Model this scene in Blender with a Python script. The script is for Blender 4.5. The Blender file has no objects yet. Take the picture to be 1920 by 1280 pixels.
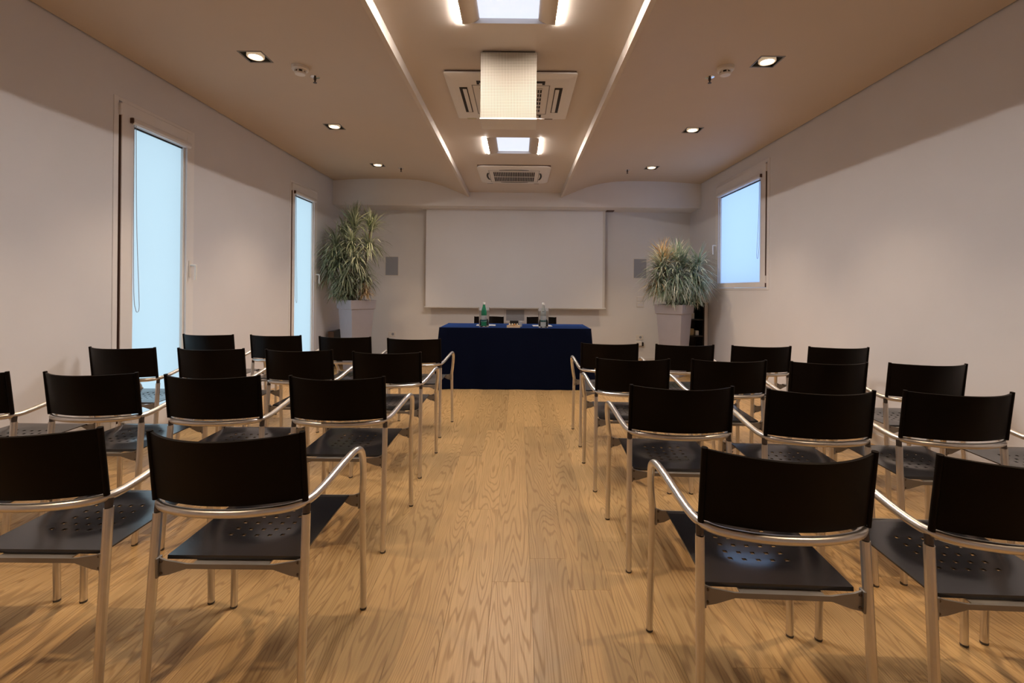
import bpy, bmesh, math, random
from mathutils import Matrix, Vector
random.seed(7)
scn = bpy.context.scene
C = scn.collection
PI = math.pi

# ------------------------------------------------------------------ camera, world, exposure
F_PX, VPX, VPY, CAM_H = 900.0, 972.0, 543.0, 1.22
cam_d = bpy.data.cameras.new('camera')
cam_d.sensor_width = 36.0
cam_d.lens = F_PX / 1920.0 * 36.0
cam_d.shift_x = -(VPX - 960.0) / 1920.0
cam_d.shift_y = -(640.0 - VPY) / 1920.0
cam_d.clip_start = 0.05
cam = bpy.data.objects.new('camera', cam_d)
C.objects.link(cam)
cam.matrix_world = Matrix.Translation((0, 0, CAM_H)) @ Matrix.Rotation(PI / 2, 4, 'X') @ Matrix.Rotation(0.0096, 4, 'Z')
scn.camera = cam
scn.view_settings.view_transform = 'Standard'
scn.view_settings.look = 'None'
scn.view_settings.gamma = 1.0
scn.view_settings.use_curve_mapping = False
scn.view_settings.exposure = 0.0

SKY = 2.05            # strength of the daylight outside
STRIP = 700.0        # warm slit lamps of the recessed luminaires
SPOT_W = 84.0        # each halogen downlight
WARM = (1.0, 0.91, 0.82)

w = bpy.data.worlds.new('sky'); scn.world = w
w.use_nodes = True
bg = w.node_tree.nodes['Background']
bg.inputs[0].default_value = (0.44, 0.69, 1.0, 1)
bg.inputs[1].default_value = SKY

# ------------------------------------------------------------------ materials
MATS = {}
def new_mat(name):
    m = bpy.data.materials.new(name); m.use_nodes = True
    MATS[name] = m
    return m, m.node_tree.nodes, m.node_tree.links, m.node_tree.nodes['Principled BSDF']
def mat(name, col, rough=0.5, metal=0.0, noise=0.06, scale=20.0, bump=0.0, coat=0.0, spec=0.5, emit=None, estr=0.0, trans=0.0, ior=1.45, alpha=1.0):
    m, N, L, b = new_mat(name)
    tc = N.new('ShaderNodeTexCoord')
    nz = N.new('ShaderNodeTexNoise'); nz.inputs['Scale'].default_value = scale; nz.inputs['Detail'].default_value = 4
    L.new(tc.outputs['Object'], nz.inputs['Vector'])
    mr = N.new('ShaderNodeMapRange')
    mr.inputs['To Min'].default_value = 1 - noise; mr.inputs['To Max'].default_value = 1 + noise
    L.new(nz.outputs['Fac'], mr.inputs['Value'])
    mx = N.new('ShaderNodeVectorMath'); mx.operation = 'SCALE'
    mx.inputs[0].default_value = col[:3]
    L.new(mr.outputs['Result'], mx.inputs['Scale'])
    L.new(mx.outputs['Vector'], b.inputs['Base Color'])
    b.inputs['Roughness'].default_value = rough
    b.inputs['Metallic'].default_value = metal
    b.inputs['Coat Weight'].default_value = coat
    b.inputs['Specular IOR Level'].default_value = spec
    b.inputs['IOR'].default_value = ior
    b.inputs['Transmission Weight'].default_value = trans
    b.inputs['Alpha'].default_value = alpha
    if emit:
        b.inputs['Emission Color'].default_value = (*emit, 1); b.inputs['Emission Strength'].default_value = estr
    if bump:
        bp = N.new('ShaderNodeBump'); bp.inputs['Strength'].default_value = bump; bp.inputs['Distance'].default_value = 0.002
        L.new(nz.outputs['Fac'], bp.inputs['Height']); L.new(bp.outputs['Normal'], b.inputs['Normal'])
    return m
mat('plaster', (0.715, 0.712, 0.76), 0.75, noise=0.03, scale=3, bump=0.05)  # white paint; the cool tint imitates bluish daylight from the windows
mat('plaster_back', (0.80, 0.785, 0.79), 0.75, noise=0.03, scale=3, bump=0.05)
mat('vault', (0.64, 0.53, 0.425), 0.6, noise=0.03, scale=2)
mat('ceil', (0.68, 0.60, 0.53), 0.6, noise=0.02, scale=2)
mat('white_trim', (0.74, 0.71, 0.70), 0.35, noise=0.02)
mat('upvc', (0.79, 0.775, 0.80), 0.3, noise=0.02)
mat('white_plastic', (0.80, 0.76, 0.72), 0.35, noise=0.02)
mat('dark_gap', (0.02, 0.015, 0.012), 0.6)
mat('brown_plastic_and_shade', (0.10, 0.05, 0.035), 0.5)  # brown plastic parts, also the painted shade in narrow gaps
mat('alu', (0.72, 0.69, 0.66), 0.32, metal=1.0, noise=0.05, scale=60)
mat('alu_plate', (0.27, 0.25, 0.23), 0.45, metal=0.55, noise=0.05, scale=60)
mat('steel_dark', (0.12, 0.10, 0.09), 0.4, metal=1.0)
mat('chrome', (0.85, 0.85, 0.86), 0.12, metal=1.0, noise=0.02)
mat('back_panel', (0.0055, 0.0030, 0.0018), 0.5, noise=0.15, scale=8, spec=0.12)
mat('seat_panel', (0.010, 0.010, 0.013), 0.20, noise=0.12, scale=30, bump=0.02, spec=0.8, ior=1.6)
mat('black_rubber', (0.09, 0.08, 0.07), 0.7)
mat('cloth_navy', (0.0025, 0.004, 0.014), 0.9, noise=0.15, scale=60, bump=0.15, spec=0.05)
_b = MATS['cloth_navy'].node_tree.nodes['Principled BSDF']
_b.inputs['Sheen Weight'].default_value = 1.0; _b.inputs['Sheen Roughness'].default_value = 0.3; _b.inputs['Sheen Tint'].default_value = (0.12, 0.30, 1.0, 1)
mat('screen_fabric', (0.82, 0.83, 0.87), 0.8, noise=0.02, scale=2)
mat('screen_bar', (0.66, 0.64, 0.62), 0.45)
mat('grille_grey', (0.36, 0.37, 0.41), 0.6, noise=0.12, scale=250)
mat('pot', (0.41, 0.39, 0.43), 0.42, noise=0.07, scale=7, bump=0.1)
mat('soil', (0.05, 0.035, 0.025), 0.95, noise=0.4, scale=40, bump=0.8)
mat('cane', (0.16, 0.11, 0.07), 0.8, noise=0.3, scale=40)
mat('black_case', (0.010, 0.009, 0.010), 0.5)
mat('case_brown', (0.16, 0.10, 0.07), 0.55)
mat('dark_wood', (0.020, 0.012, 0.008), 0.35, noise=0.2, scale=15)
mat('paper', (0.80, 0.80, 0.80), 0.7, noise=0.01)
mat('cap_white', (0.80, 0.82, 0.82), 0.4)
mat('clear_plastic', (0.93, 0.95, 0.97), 0.06, noise=0.01, trans=1.0, ior=1.15)
mat('green_glass', (0.05, 0.50, 0.27), 0.08, noise=0.05, trans=0.75, ior=1.3)
mat('clear_glass', (0.80, 0.90, 0.93), 0.08, noise=0.02, trans=0.85, ior=1.2)
mat('label_paper', (0.62, 0.70, 0.78), 0.6, noise=0.1, scale=90)
mat('label_teal', (0.02, 0.17, 0.20), 0.6)
mat('candy_orange', (0.65, 0.30, 0.08), 0.4); mat('candy_cream', (0.80, 0.68, 0.50), 0.4); mat('candy_brown', (0.22, 0.10, 0.05), 0.4)
mat('tray_tan', (0.62, 0.46, 0.30), 0.5)
mat('reflector', (0.62, 0.52, 0.42), 0.38, metal=0.25, noise=0.02)
mat('lamp_hot', (1, 0.95, 0.9), 0.5, emit=(1.0, 0.80, 0.58), estr=22.0)
mat('lamp_ring', (0.85, 0.76, 0.66), 0.3, emit=(1.0, 0.72, 0.45), estr=0.35)
mat('slit', (1, 0.9, 0.8), 0.5, emit=WARM, estr=STRIP)
mat('diffuser', (0.8, 0.8, 0.8), 0.4, noise=0.01, emit=(0.66, 0.78, 1.0), estr=0.95)
mat('sticker', (0.55, 0.50, 0.34), 0.6)
mat('item_pale', (0.65, 0.60, 0.52), 0.5); mat('item_gold', (0.45, 0.33, 0.15), 0.45)

def pane_mat(name, tint):
    m, N, L, b = new_mat(name)
    out = N['Material Output']
    tr = N.new('ShaderNodeBsdfTranslucent'); tr.inputs[0].default_value = (*tint, 1)
    gl = N.new('ShaderNodeBsdfGlossy'); gl.inputs['Roughness'].default_value = 0.12
    tc = N.new('ShaderNodeTexCoord'); nz = N.new('ShaderNodeTexNoise'); nz.inputs['Scale'].default_value = 1.5
    L.new(tc.outputs['Object'], nz.inputs['Vector'])
    mr = N.new('ShaderNodeMapRange'); mr.inputs['To Min'].default_value = 0.035; mr.inputs['To Max'].default_value = 0.05
    L.new(nz.outputs['Fac'], mr.inputs['Value'])
    mx = N.new('ShaderNodeMixShader'); L.new(mr.outputs['Result'], mx.inputs['Fac'])
    L.new(tr.outputs[0], mx.inputs[1]); L.new(gl.outputs[0], mx.inputs[2])
    L.new(mx.outputs[0], out.inputs['Surface'])
    return m
pane_mat('pane_left', (0.86, 0.82, 0.74))
pane_mat('pane_right', (0.80, 0.80, 0.86))

def oak():
    m, N, L, b = new_mat('oak')
    tc = N.new('ShaderNodeTexCoord'); oi = N.new('ShaderNodeObjectInfo')
    off = N.new('ShaderNodeVectorMath'); off.operation = 'SCALE'; off.inputs[0].default_value = (37.0, 91.0, 13.0)
    L.new(oi.outputs['Random'], off.inputs['Scale'])
    ad = N.new('ShaderNodeVectorMath'); ad.operation = 'ADD'
    L.new(tc.outputs['Object'], ad.inputs[0]); L.new(off.outputs[0], ad.inputs[1])
    def sc(v):
        s = N.new('ShaderNodeVectorMath'); s.operation = 'MULTIPLY'; s.inputs[1].default_value = v
        L.new(ad.outputs[0], s.inputs[0]); return s
    s1 = sc((5.0, 0.42, 1.0))
    n1 = N.new('ShaderNodeTexNoise'); n1.inputs['Scale'].default_value = 1.0; n1.inputs['Detail'].default_value = 2.5; n1.inputs['Roughness'].default_value = 0.45
    L.new(s1.outputs[0], n1.inputs['Vector'])
    mu = N.new('ShaderNodeMath'); mu.operation = 'MULTIPLY'; mu.inputs[1].default_value = 300.0
    L.new(n1.outputs['Fac'], mu.inputs[0])
    sn = N.new('ShaderNodeMath'); sn.operation = 'SINE'; L.new(mu.outputs[0], sn.inputs[0])
    rg = N.new('ShaderNodeMapRange'); rg.inputs['From Min'].default_value = 0.3; rg.inputs['From Max'].default_value = 1.0
    L.new(sn.outputs[0], rg.inputs['Value'])
    s2 = sc((230.0, 7.0, 1.0))
    n2 = N.new('ShaderNodeTexNoise'); n2.inputs['Scale'].default_value = 1.0; n2.inputs['Detail'].default_value = 2.0
    L.new(s2.outputs[0], n2.inputs['Vector'])
    r2 = N.new('ShaderNodeMapRange'); r2.inputs['From Min'].default_value = 0.42; r2.inputs['From Max'].default_value = 0.72
    L.new(n2.outputs['Fac'], r2.inputs['Value'])
    s3 = sc((2.2, 0.5, 1.0))
    n3 = N.new('ShaderNodeTexNoise'); n3.inputs['Scale'].default_value = 1.0; n3.inputs['Detail'].default_value = 3.0
    L.new(s3.outputs[0], n3.inputs['Vector'])
    a1 = N.new('ShaderNodeMath'); a1.operation = 'MULTIPLY'; a1.inputs[1].default_value = 0.62; L.new(rg.outputs[0], a1.inputs[0])
    a2 = N.new('ShaderNodeMath'); a2.operation = 'MULTIPLY_ADD'; a2.inputs[1].default_value = 0.38
    L.new(r2.outputs[0], a2.inputs[0]); L.new(a1.outputs[0], a2.inputs[2])
    cr = N.new('ShaderNodeMix'); cr.data_type = 'RGBA'
    cr.inputs['A'].default_value = (0.60, 0.385, 0.170, 1); cr.inputs['B'].default_value = (0.36, 0.205, 0.078, 1)
    L.new(a2.outputs[0], cr.inputs['Factor'])
    # plank to plank and slow variation
    v = N.new('ShaderNodeMath'); v.operation = 'MULTIPLY_ADD'; v.inputs[1].default_value = 0.22; v.inputs[2].default_value = 0.80
    L.new(oi.outputs['Random'], v.inputs[0])
    v2 = N.new('ShaderNodeMath'); v2.operation = 'MULTIPLY_ADD'; v2.inputs[1].default_value = 0.25
    L.new(n3.outputs['Fac'], v2.inputs[0]); L.new(v.outputs[0], v2.inputs[2])
    v3 = N.new('ShaderNodeMath'); v3.operation = 'SUBTRACT'; v3.inputs[1].default_value = 0.05; L.new(v2.outputs[0], v3.inputs[0])
    ml = N.new('ShaderNodeVectorMath'); ml.operation = 'SCALE'
    L.new(cr.outputs['Result'], ml.inputs[0]); L.new(v3.outputs[0], ml.inputs['Scale'])
    L.new(ml.outputs[0], b.inputs['Base Color'])
    rr = N.new('ShaderNodeMapRange'); rr.inputs['To Min'].default_value = 0.34; rr.inputs['To Max'].default_value = 0.50
    L.new(a2.outputs[0], rr.inputs['Value']); L.new(rr.outputs[0], b.inputs['Roughness'])
    bp = N.new('ShaderNodeBump'); bp.inputs['Strength'].default_value = 0.12; bp.inputs['Distance'].default_value = 0.001; bp.invert = True
    L.new(a2.outputs[0], bp.inputs['Height']); L.new(bp.outputs[0], b.inputs['Normal'])
    return m
oak()

def perforated():
    m, N, L, b = new_mat('perforated_metal')
    tc = N.new('ShaderNodeTexCoord')
    vo = N.new('ShaderNodeTexVoronoi'); vo.inputs['Scale'].default_value = 100.0; vo.inputs['Randomness'].default_value = 0.0
    L.new(tc.outputs['Object'], vo.inputs['Vector'])
    cr = N.new('ShaderNodeMapRange'); cr.inputs['From Min'].default_value = 0.30; cr.inputs['From Max'].default_value = 0.42
    L.new(vo.outputs['Distance'], cr.inputs['Value'])
    mx = N.new('ShaderNodeMix'); mx.data_type = 'RGBA'
    mx.inputs['A'].default_value = (0.15, 0.12, 0.085, 1); mx.inputs['B'].default_value = (0.42, 0.355, 0.28, 1)
    L.new(cr.outputs['Result'], mx.inputs['Factor']); L.new(mx.outputs['Result'], b.inputs['Base Color'])
    b.inputs['Roughness'].default_value = 0.5
perforated()

def leaf_mat(name, c1, c2):
    m, N, L, b = new_mat(name)
    at = N.new('ShaderNodeAttribute'); at.attribute_name = 'tint'
    mx = N.new('ShaderNodeMix'); mx.data_type = 'RGBA'
    mx.inputs['A'].default_value = (*c1, 1); mx.inputs['B'].default_value = (*c2, 1)
    L.new(at.outputs['Fac'], mx.inputs['Factor'])
    L.new(mx.outputs['Result'], b.inputs['Base Color'])
    b.inputs['Roughness'].default_value = 0.45
    tr = N.new('ShaderNodeBsdfTranslucent'); L.new(mx.outputs['Result'], tr.inputs[0])
    ms = N.new('ShaderNodeMixShader'); ms.inputs[0].default_value = 0.25
    L.new(b.outputs[0], ms.inputs[1]); L.new(tr.outputs[0], ms.inputs[2])
    L.new(ms.outputs[0], N['Material Output'].inputs['Surface'])
leaf_mat('leaf_green', (0.11, 0.15, 0.070), (0.60, 0.63, 0.46))
leaf_mat('leaf_pale', (0.16, 0.27, 0.17), (0.82, 0.84, 0.74))
leaf_mat('leaf_dry', (0.40, 0.27, 0.13), (0.70, 0.52, 0.30))

# ------------------------------------------------------------------ mesh helpers
class MB:
    def __init__(s): s.v = []; s.f = []
    def add(s, vs, fs):
        n = len(s.v); s.v += [tuple(p) for p in vs]; s.f += [tuple(i + n for i in f) for f in fs]; return s
    def box(s, x0, x1, y0, y1, z0, z1):
        if x0 > x1: x0, x1 = x1, x0
        if y0 > y1: y0, y1 = y1, y0
        if z0 > z1: z0, z1 = z1, z0
        return s.add([(x0,y0,z0),(x1,y0,z0),(x1,y1,z0),(x0,y1,z0),(x0,y0,z1),(x1,y0,z1),(x1,y1,z1),(x0,y1,z1)],
                     [(3,2,1,0),(4,5,6,7),(0,1,5,4),(1,2,6,5),(2,3,7,6),(3,0,4,7)])
    def tube(s, pts, r, n=10, caps=True):
        pts = [Vector(p) for p in pts]
        rs = r if isinstance(r, (list, tuple)) else [r] * len(pts)
        base = len(s.v); T = []
        for i in range(len(pts)):
            a = pts[max(i-1, 0)]; b = pts[min(i+1, len(pts)-1)]
            T.append((b - a).normalized())
        up = Vector((0,0,1)) if abs(T[0].z) < 0.9 else Vector((0,1,0))
        nrm = (up - T[0] * up.dot(T[0])).normalized()
        for i, p in enumerate(pts):
            nrm = (nrm - T[i] * nrm.dot(T[i])).normalized(); bi = T[i].cross(nrm)
            for k in range(n):
                a = 2*PI*k/n
                s.v.append(tuple(p + (nrm*math.cos(a) + bi*math.sin(a)) * rs[i]))
        for i in range(len(pts)-1):
            for k in range(n):
                k2 = (k+1) % n
                s.f.append((base+i*n+k, base+i*n+k2, base+(i+1)*n+k2, base+(i+1)*n+k))
        if caps:
            s.f.append(tuple(base+k for k in range(n))[::-1])
            s.f.append(tuple(base+(len(pts)-1)*n+k for k in range(n)))
        return s
    def lathe(s, prof, n=20, cx=0, cy=0, cz=0):
        base = len(s.v)
        for r, z in prof:
            for k in range(n):
                a = 2*PI*k/n; s.v.append((cx + r*math.cos(a), cy + r*math.sin(a), cz + z))
        for i in range(len(prof)-1):
            for k in range(n):
                k2 = (k+1) % n
                s.f.append((base+i*n+k, base+i*n+k2, base+(i+1)*n+k2, base+(i+1)*n+k))
        if prof[0][0] > 1e-5: s.f.append(tuple(base+k for k in range(n))[::-1])
        if prof[-1][0] > 1e-5: s.f.append(tuple(base+(len(prof)-1)*n+k for k in range(n)))
        return s
    def prism(s, poly, y0, y1, axis='y'):
        n = len(poly)
        def P(a, b, t): return (a, t, b) if axis == 'y' else ((t, a, b) if axis == 'x' else (a, b, t))
        vs = [P(a, b, y0) for a, b in poly] + [P(a, b, y1) for a, b in poly]
        fs = [tuple(range(n)), tuple(range(2*n-1, n-1, -1))] + [(i, i+n, (i+1) % n + n, (i+1) % n) for i in range(n)]
        return s.add(vs, fs)
    def mesh(s, name, m, smooth=None, bevel=0.0, recalc=True):
        me = bpy.data.meshes.new(name)
        bm = bmesh.new()
        bv = [bm.verts.new(p) for p in s.v]
        for f in s.f:
            try: bm.faces.new([bv[i] for i in f])
            except ValueError: pass
        bmesh.ops.remove_doubles(bm, verts=bm.verts, dist=1e-6)
        if bevel:
            es = [e for e in bm.edges if len(e.link_faces) == 2 and e.calc_face_angle(0) > 0.6]
            bmesh.ops.bevel(bm, geom=es, offset=bevel, segments=1, affect='EDGES')
        if recalc: bmesh.ops.recalc_face_normals(bm, faces=bm.faces)
        bm.to_mesh(me); bm.free()
        me.materials.append(MATS[m] if isinstance(m, str) else m)
        if smooth:
            me.polygons.foreach_set('use_smooth', [True] * len(me.polygons))
            me.set_sharp_from_angle(angle=math.radians(smooth))
        return me
    def build(s, name, m, parent=None, smooth=None, bevel=0.0, recalc=True):
        return link(name, s.mesh(name, m, smooth, bevel, recalc), parent)
def link(name, me, parent=None, loc=(0,0,0)):
    o = bpy.data.objects.new(name, me); C.objects.link(o)
    o.location = loc
    if parent: o.parent = parent
    return o
def tag(o, label, cat, group=None, kind=None):
    o['label'] = label; o['category'] = cat
    if group: o['group'] = group
    if kind: o['kind'] = kind
    return o
def thing(name, label, cat, loc=(0,0,0), rz=0.0, group=None, kind=None):
    o = bpy.data.objects.new(name, None); C.objects.link(o)
    o.empty_display_size = 0.1
    o.location = loc; o.rotation_euler = (0, 0, rz)
    return tag(o, label, cat, group, kind)
def copy_tree(o, parent=None):
    c = o.copy(); C.objects.link(c)
    if parent: c.parent = parent
    for ch in list(o.children): copy_tree(ch, c)
    return c
def smooth_path(pts, sub=5):
    P = [Vector(p) for p in pts]; out = []
    for i in range(len(P)-1):
        p0 = P[max(i-1,0)]; p1 = P[i]; p2 = P[i+1]; p3 = P[min(i+2,len(P)-1)]
        for k in range(sub):
            t = k/sub
            out.append(0.5*((2*p1)+(p2-p0)*t+(2*p0-5*p1+4*p2-p3)*t*t+(3*p1-p0-3*p2+p3)*t**3))
    out.append(P[-1]); return out

# ------------------------------------------------------------------ room dimensions
XL, XR = -2.97, 2.895
YB, YF, YBK = -1.2, 8.13, 7.64
ZC = 2.765                      # flat centre strip of the ceiling
ZTOP = 3.12
XC = -0.07                      # axis of the ceiling
VAULT = [(0.725,2.690),(0.86,2.745),(1.0,2.803),(1.15,2.862),(1.35,2.918),(1.55,2.950),(1.75,2.963),(1.855,2.966),(2.025,2.966),(2.2,2.966),(2.45,2.960),(2.7,2.945),(2.97,2.928)]
def vz(X):
    s = abs(X - XC)
    for (a, za), (b, zb) in zip(VAULT, VAULT[1:]):
        if a <= s <= b: return za + (zb-za)*(s-a)/(b-a)
    return VAULT[-1][1]

# floor: sub floor with real oak boards
fl = MB().box(XL-0.3, XR+0.3, YB-0.3, YF+0.3, -0.12, -0.015).build('floor', 'oak')
tag(fl, 'light oak plank floor running towards the table', 'floor', kind='structure')
BW = 0.1612
nb = 0
x = XL - 0.03
while x < XR:
    x0, x1 = max(x, XL), min(x + BW, XR)
    y = YB - random.uniform(0.0, 1.6)
    while y < YF:
        ln = random.choice([1.25, 1.5, 1.8, 2.1, 2.1, 2.4])
        y0, y1 = max(y, YB), min(y + ln, YF)
        if y1 - y0 > 0.02:
            g = 0.0003
            hx, hy = (x1-x0)/2 - g, (y1-y0)/2 - g
            m = MB()
            c = 0.0005
            m.add([(-hx,-hy,-0.015),(hx,-hy,-0.015),(hx,hy,-0.015),(-hx,hy,-0.015),
                   (-hx,-hy,-c),(hx,-hy,-c),(hx,hy,-c),(-hx,hy,-c),
                   (-hx+c,-hy+c,0),(hx-c,-hy+c,0),(hx-c,hy-c,0),(-hx+c,hy-c,0)],
                  [(3,2,1,0),(8,9,10,11),(0,1,5,4),(1,2,6,5),(2,3,7,6),(3,0,4,7),(4,5,9,8),(5,6,10,9),(6,7,11,10),(7,4,8,11)])
            o = m.build('floor_plank', 'oak', fl)
            o.location = ((x0+x1)/2, (y0+y1)/2, 0)
            nb += 1
        y += ln
    x += BW

# walls, cut around the windows: (outer y0, y1, z0, z1)
WIN_L = [(3.505, 4.375, 0.03, 2.62), (6.216, 7.05, 0.03, 2.62)]
WIN_R = [(5.545, 7.06, 1.245, 2.775)]
def wall_side(name, xi, xo, wins, label):
    m = MB(); y = YB - 0.2
    for (a, b, z0, z1) in wins:
        m.box(xi, xo, y, a, -0.1, ZTOP)
        m.box(xi, xo, a, b, -0.1, z0); m.box(xi, xo, a, b, z1, ZTOP)
        y = b
    m.box(xi, xo, y, YF + 0.2, -0.1, ZTOP)
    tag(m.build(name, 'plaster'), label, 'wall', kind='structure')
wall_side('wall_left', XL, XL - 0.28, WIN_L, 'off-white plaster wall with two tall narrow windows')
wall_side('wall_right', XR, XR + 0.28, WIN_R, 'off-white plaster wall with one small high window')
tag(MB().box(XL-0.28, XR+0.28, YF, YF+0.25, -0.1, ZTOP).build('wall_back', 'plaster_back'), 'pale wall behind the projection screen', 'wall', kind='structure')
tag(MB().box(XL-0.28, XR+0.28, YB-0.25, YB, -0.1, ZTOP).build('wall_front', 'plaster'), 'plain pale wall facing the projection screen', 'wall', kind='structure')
tag(MB().box(XL, XR, YBK, YF, 2.545, ZTOP).build('trim_1', 'plaster_back'), 'pale boxed bulkhead across the room above the projection screen', 'bulkhead', kind='structure')
for nm, bx, lab in (('baseboard_left', (XL, XL+0.012, YB, YF), 'white baseboard under the tall windows'), ('baseboard_right', (XR-0.012, XR, YB, YF), 'white baseboard under the small high window'), ('baseboard_back', (XL+0.012, XR-0.012, YF-0.012, YF), 'white baseboard under the projection screen')):
    if nm == 'baseboard_left':
        m = MB(); ys = YB
        for (a, b, z0, z1) in WIN_L: m.box(XL, XL+0.012, ys, a-0.005, 0, 0.085); ys = b + 0.005
        m.box(XL, XL+0.012, ys, YF, 0, 0.085)
    else: m = MB().box(*bx, 0, 0.085)
    tag(m.build(nm, 'white_trim'), lab, 'baseboard', kind='structure')

# ceiling: roof slab, flat strip with luminaire openings, two vaulted panels
LUM_Y = [2.50, 5.165]
HS = 0.292
ce = MB().box(XL-0.28, XR+0.28, YB-0.25, YF+0.25, ZTOP, ZTOP+0.15).build('ceiling', 'ceil')
tag(ce, 'beige ceiling with a flat centre strip between two shallow vaults', 'ceiling', kind='structure')
m = MB()
m.box(XC-0.76, XC-HS, YB, YBK, ZC, ZC+0.02); m.box(XC+HS, XC+0.76, YB, YBK, ZC, ZC+0.02)
ys = YB
for ly in LUM_Y:
    if ly - HS > ys: m.box(XC-HS, XC+HS, ys, ly-HS, ZC, ZC+0.02)
    ys = ly + HS
m.box(XC-HS, XC+HS, ys, YBK, ZC, ZC+0.02)
m.build('centre_strip', 'ceil', ce)
DL_Y = [0.47, 2.06, 3.64, 5.20, 6.80]
DLH = 0.085
for sg in (-1, 1):
    m = MB(); ylist = [YB]
    for dy in DL_Y: ylist += [dy-DLH, dy+DLH]
    ylist.append(YBK)
    prof = [(XC + sg*s, z) for s, z in VAULT]
    wallx = XL + 0.014 if sg < 0 else XR - 0.014
    prof = [p for p in prof if (p[0] > wallx if sg < 0 else p[0] < wallx)] + [(wallx, vz(wallx))]
    for i in range(len(prof)-1):
        sm = (abs(prof[i][0]-XC) + abs(prof[i+1][0]-XC)) / 2
        for j in range(len(ylist)-1):
            if 1.855 < sm < 2.025 and j % 2 == 1: continue
            (xa, za), (xb, zb) = prof[i], prof[i+1]
            m.add([(xa,ylist[j],za),(xb,ylist[j],zb),(xb,ylist[j+1],zb),(xa,ylist[j+1],za)], [(0,1,2,3) if sg > 0 else (3,2,1,0)])
    v = m.build('vault_panel', 'vault', ce, smooth=50, recalc=False)
    ex = XC + sg*0.725
    MB().box(ex, ex + sg*0.03, YB, YBK, 2.6905, ZC+0.015).build('vault_edge', 'ceil', ce)

# ------------------------------------------------------------------ windows
def window(idx, side, outer, glass, sash_near, sash_far, sash_top, label, pane, handle_z, chain_z):
    y0, y1, z0, z1 = outer; gy0, gy1, gz0, gz1 = glass
    xw = XL if side < 0 else XR
    n = 1 if side < 0 else -1
    def X(d): return xw + n*d
    root = thing('window_%d' % idx, label, 'window', (xw, (y0+y1)/2, z0), kind='structure')
    inv = Matrix.Translation((-xw, -(y0+y1)/2, -z0))
    def part(name, mb, mt, par=None, **k):
        mb.v = [tuple(inv @ Vector(p)) for p in mb.v] if par is None or par is root else mb.v
        return mb.build(name, mt, par or root, **k)
    fw = 0.028
    m = MB()
    m.box(X(-0.06), X(0.006), y0, sash_near-0.016, z0, z1); m.box(X(-0.06), X(0.006), sash_far+0.004, y1, z0, z1)
    m.box(X(-0.06), X(0.006), sash_near-0.016, sash_far+0.004, sash_top+0.004, z1); m.box(X(-0.06), X(0.006), sash_near-0.016, sash_far+0.004, z0, z0+fw)
    part('frame', m, 'upvc', root, bevel=0.002)
    part('rebate', MB().box(X(-0.062), X(-0.012), sash_near-0.016, sash_near+0.01, z0+fw, sash_top), 'brown_plastic_and_shade', root)  # coloured dark to imitate shade in the gap beside the sash
    m = MB()
    d0, d1 = -0.045, 0.018
    sb = z0 + fw + 0.004
    m.box(X(d0), X(d1), sash_near, gy0, sb, sash_top); m.box(X(d0), X(d1), gy1, sash_far, sb, sash_top)
    m.box(X(d0), X(d1), gy0, gy1, gz1, sash_top); m.box(X(d0), X(d1), gy0, gy1, sb, gz0)
    part('sash', m, 'upvc', root, bevel=0.003)
    part('pane', MB().box(X(-0.030), X(-0.022), gy0-0.002, gy1+0.002, gz0-0.002, gz1+0.002), pane, root)
    part('gap_shade_strip', MB().box(X(-0.040), X(0.0125), sash_near-0.005, sash_near-0.0005, sb, sash_top-0.10), 'brown_plastic_and_shade', root)  # dark strip added to imitate the shadow line between frame and sash
    # glazing bead on the far side and a dark gasket line below the blind
    part('glazing_bead', MB().box(X(-0.022), X(-0.002), gy1-0.022, gy1, gz0, gz1), 'white_plastic', root)
    part('gasket', MB().box(X(-0.022), X(-0.010), gy0, gy1, gz1-0.010, gz1), 'dark_gap', root)
    # slim roller blind cassette across the sash head
    c = MB()
    pr = [(X(0.018), gz1+0.002), (X(0.034), gz1+0.002), (X(0.046), gz1+0.016), (X(0.046), gz1+0.036), (X(0.034), gz1+0.052), (X(0.018), gz1+0.052)]
    c.prism(pr, gy0-0.03, gy1+0.02)
    cas = part('blind_cassette', c, 'upvc', root, smooth=40)
    part('cassette_cap', MB().box(X(0.018), X(0.044), gy0-0.038, gy0-0.0305, gz1+0.008, gz1+0.046), 'brown_plastic_and_shade', root)
    pts = smooth_path([(X(0.03), gy0-0.012, gz1+0.002), (X(0.03), gy0-0.01, (gz1+chain_z)/2), (X(0.03), gy0-0.002, chain_z+0.15), (X(0.034), gy0+0.012, chain_z+0.02), (X(0.034), gy0+0.03, chain_z), (X(0.032), gy0+0.048, chain_z+0.03), (X(0.030), gy0+0.046, chain_z+0.16), (X(0.03), gy0+0.018, (gz1+chain_z)/2), (X(0.03), gy0+0.004, gz1+0.002)])
    part('bead_chain', MB().tube(pts, 0.0022, 5), 'grille_grey', root, smooth=60)
    # hinges on the near stile, lever handle on the far one
    for hz in (sash_top-0.10, sb+0.05):
        part('hinge', MB().box(X(0.004), X(0.026), sash_near-0.020, sash_near+0.006, hz, hz+0.085), 'upvc', root, bevel=0.003)
    hy = (gy1 + sash_far)/2
    hp = part('handle_plate', MB().box(X(d1), X(d1+0.010), hy-0.013, hy+0.013, handle_z-0.075, handle_z+0.075), 'white_plastic', root, bevel=0.004)
    t = MB().tube(smooth_path([(X(d1+0.008), hy, handle_z+0.03), (X(d1+0.05), hy, handle_z+0.03), (X(d1+0.058), hy, handle_z+0.015), (X(d1+0.056), hy, handle_z-0.10)], 4), [0.010]*9+[0.009]*3+[0.008], 8)
    t.v = [tuple(inv @ Vector(p)) for p in t.v]
    t.build('lever', 'white_plastic', hp, smooth=50)
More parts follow.
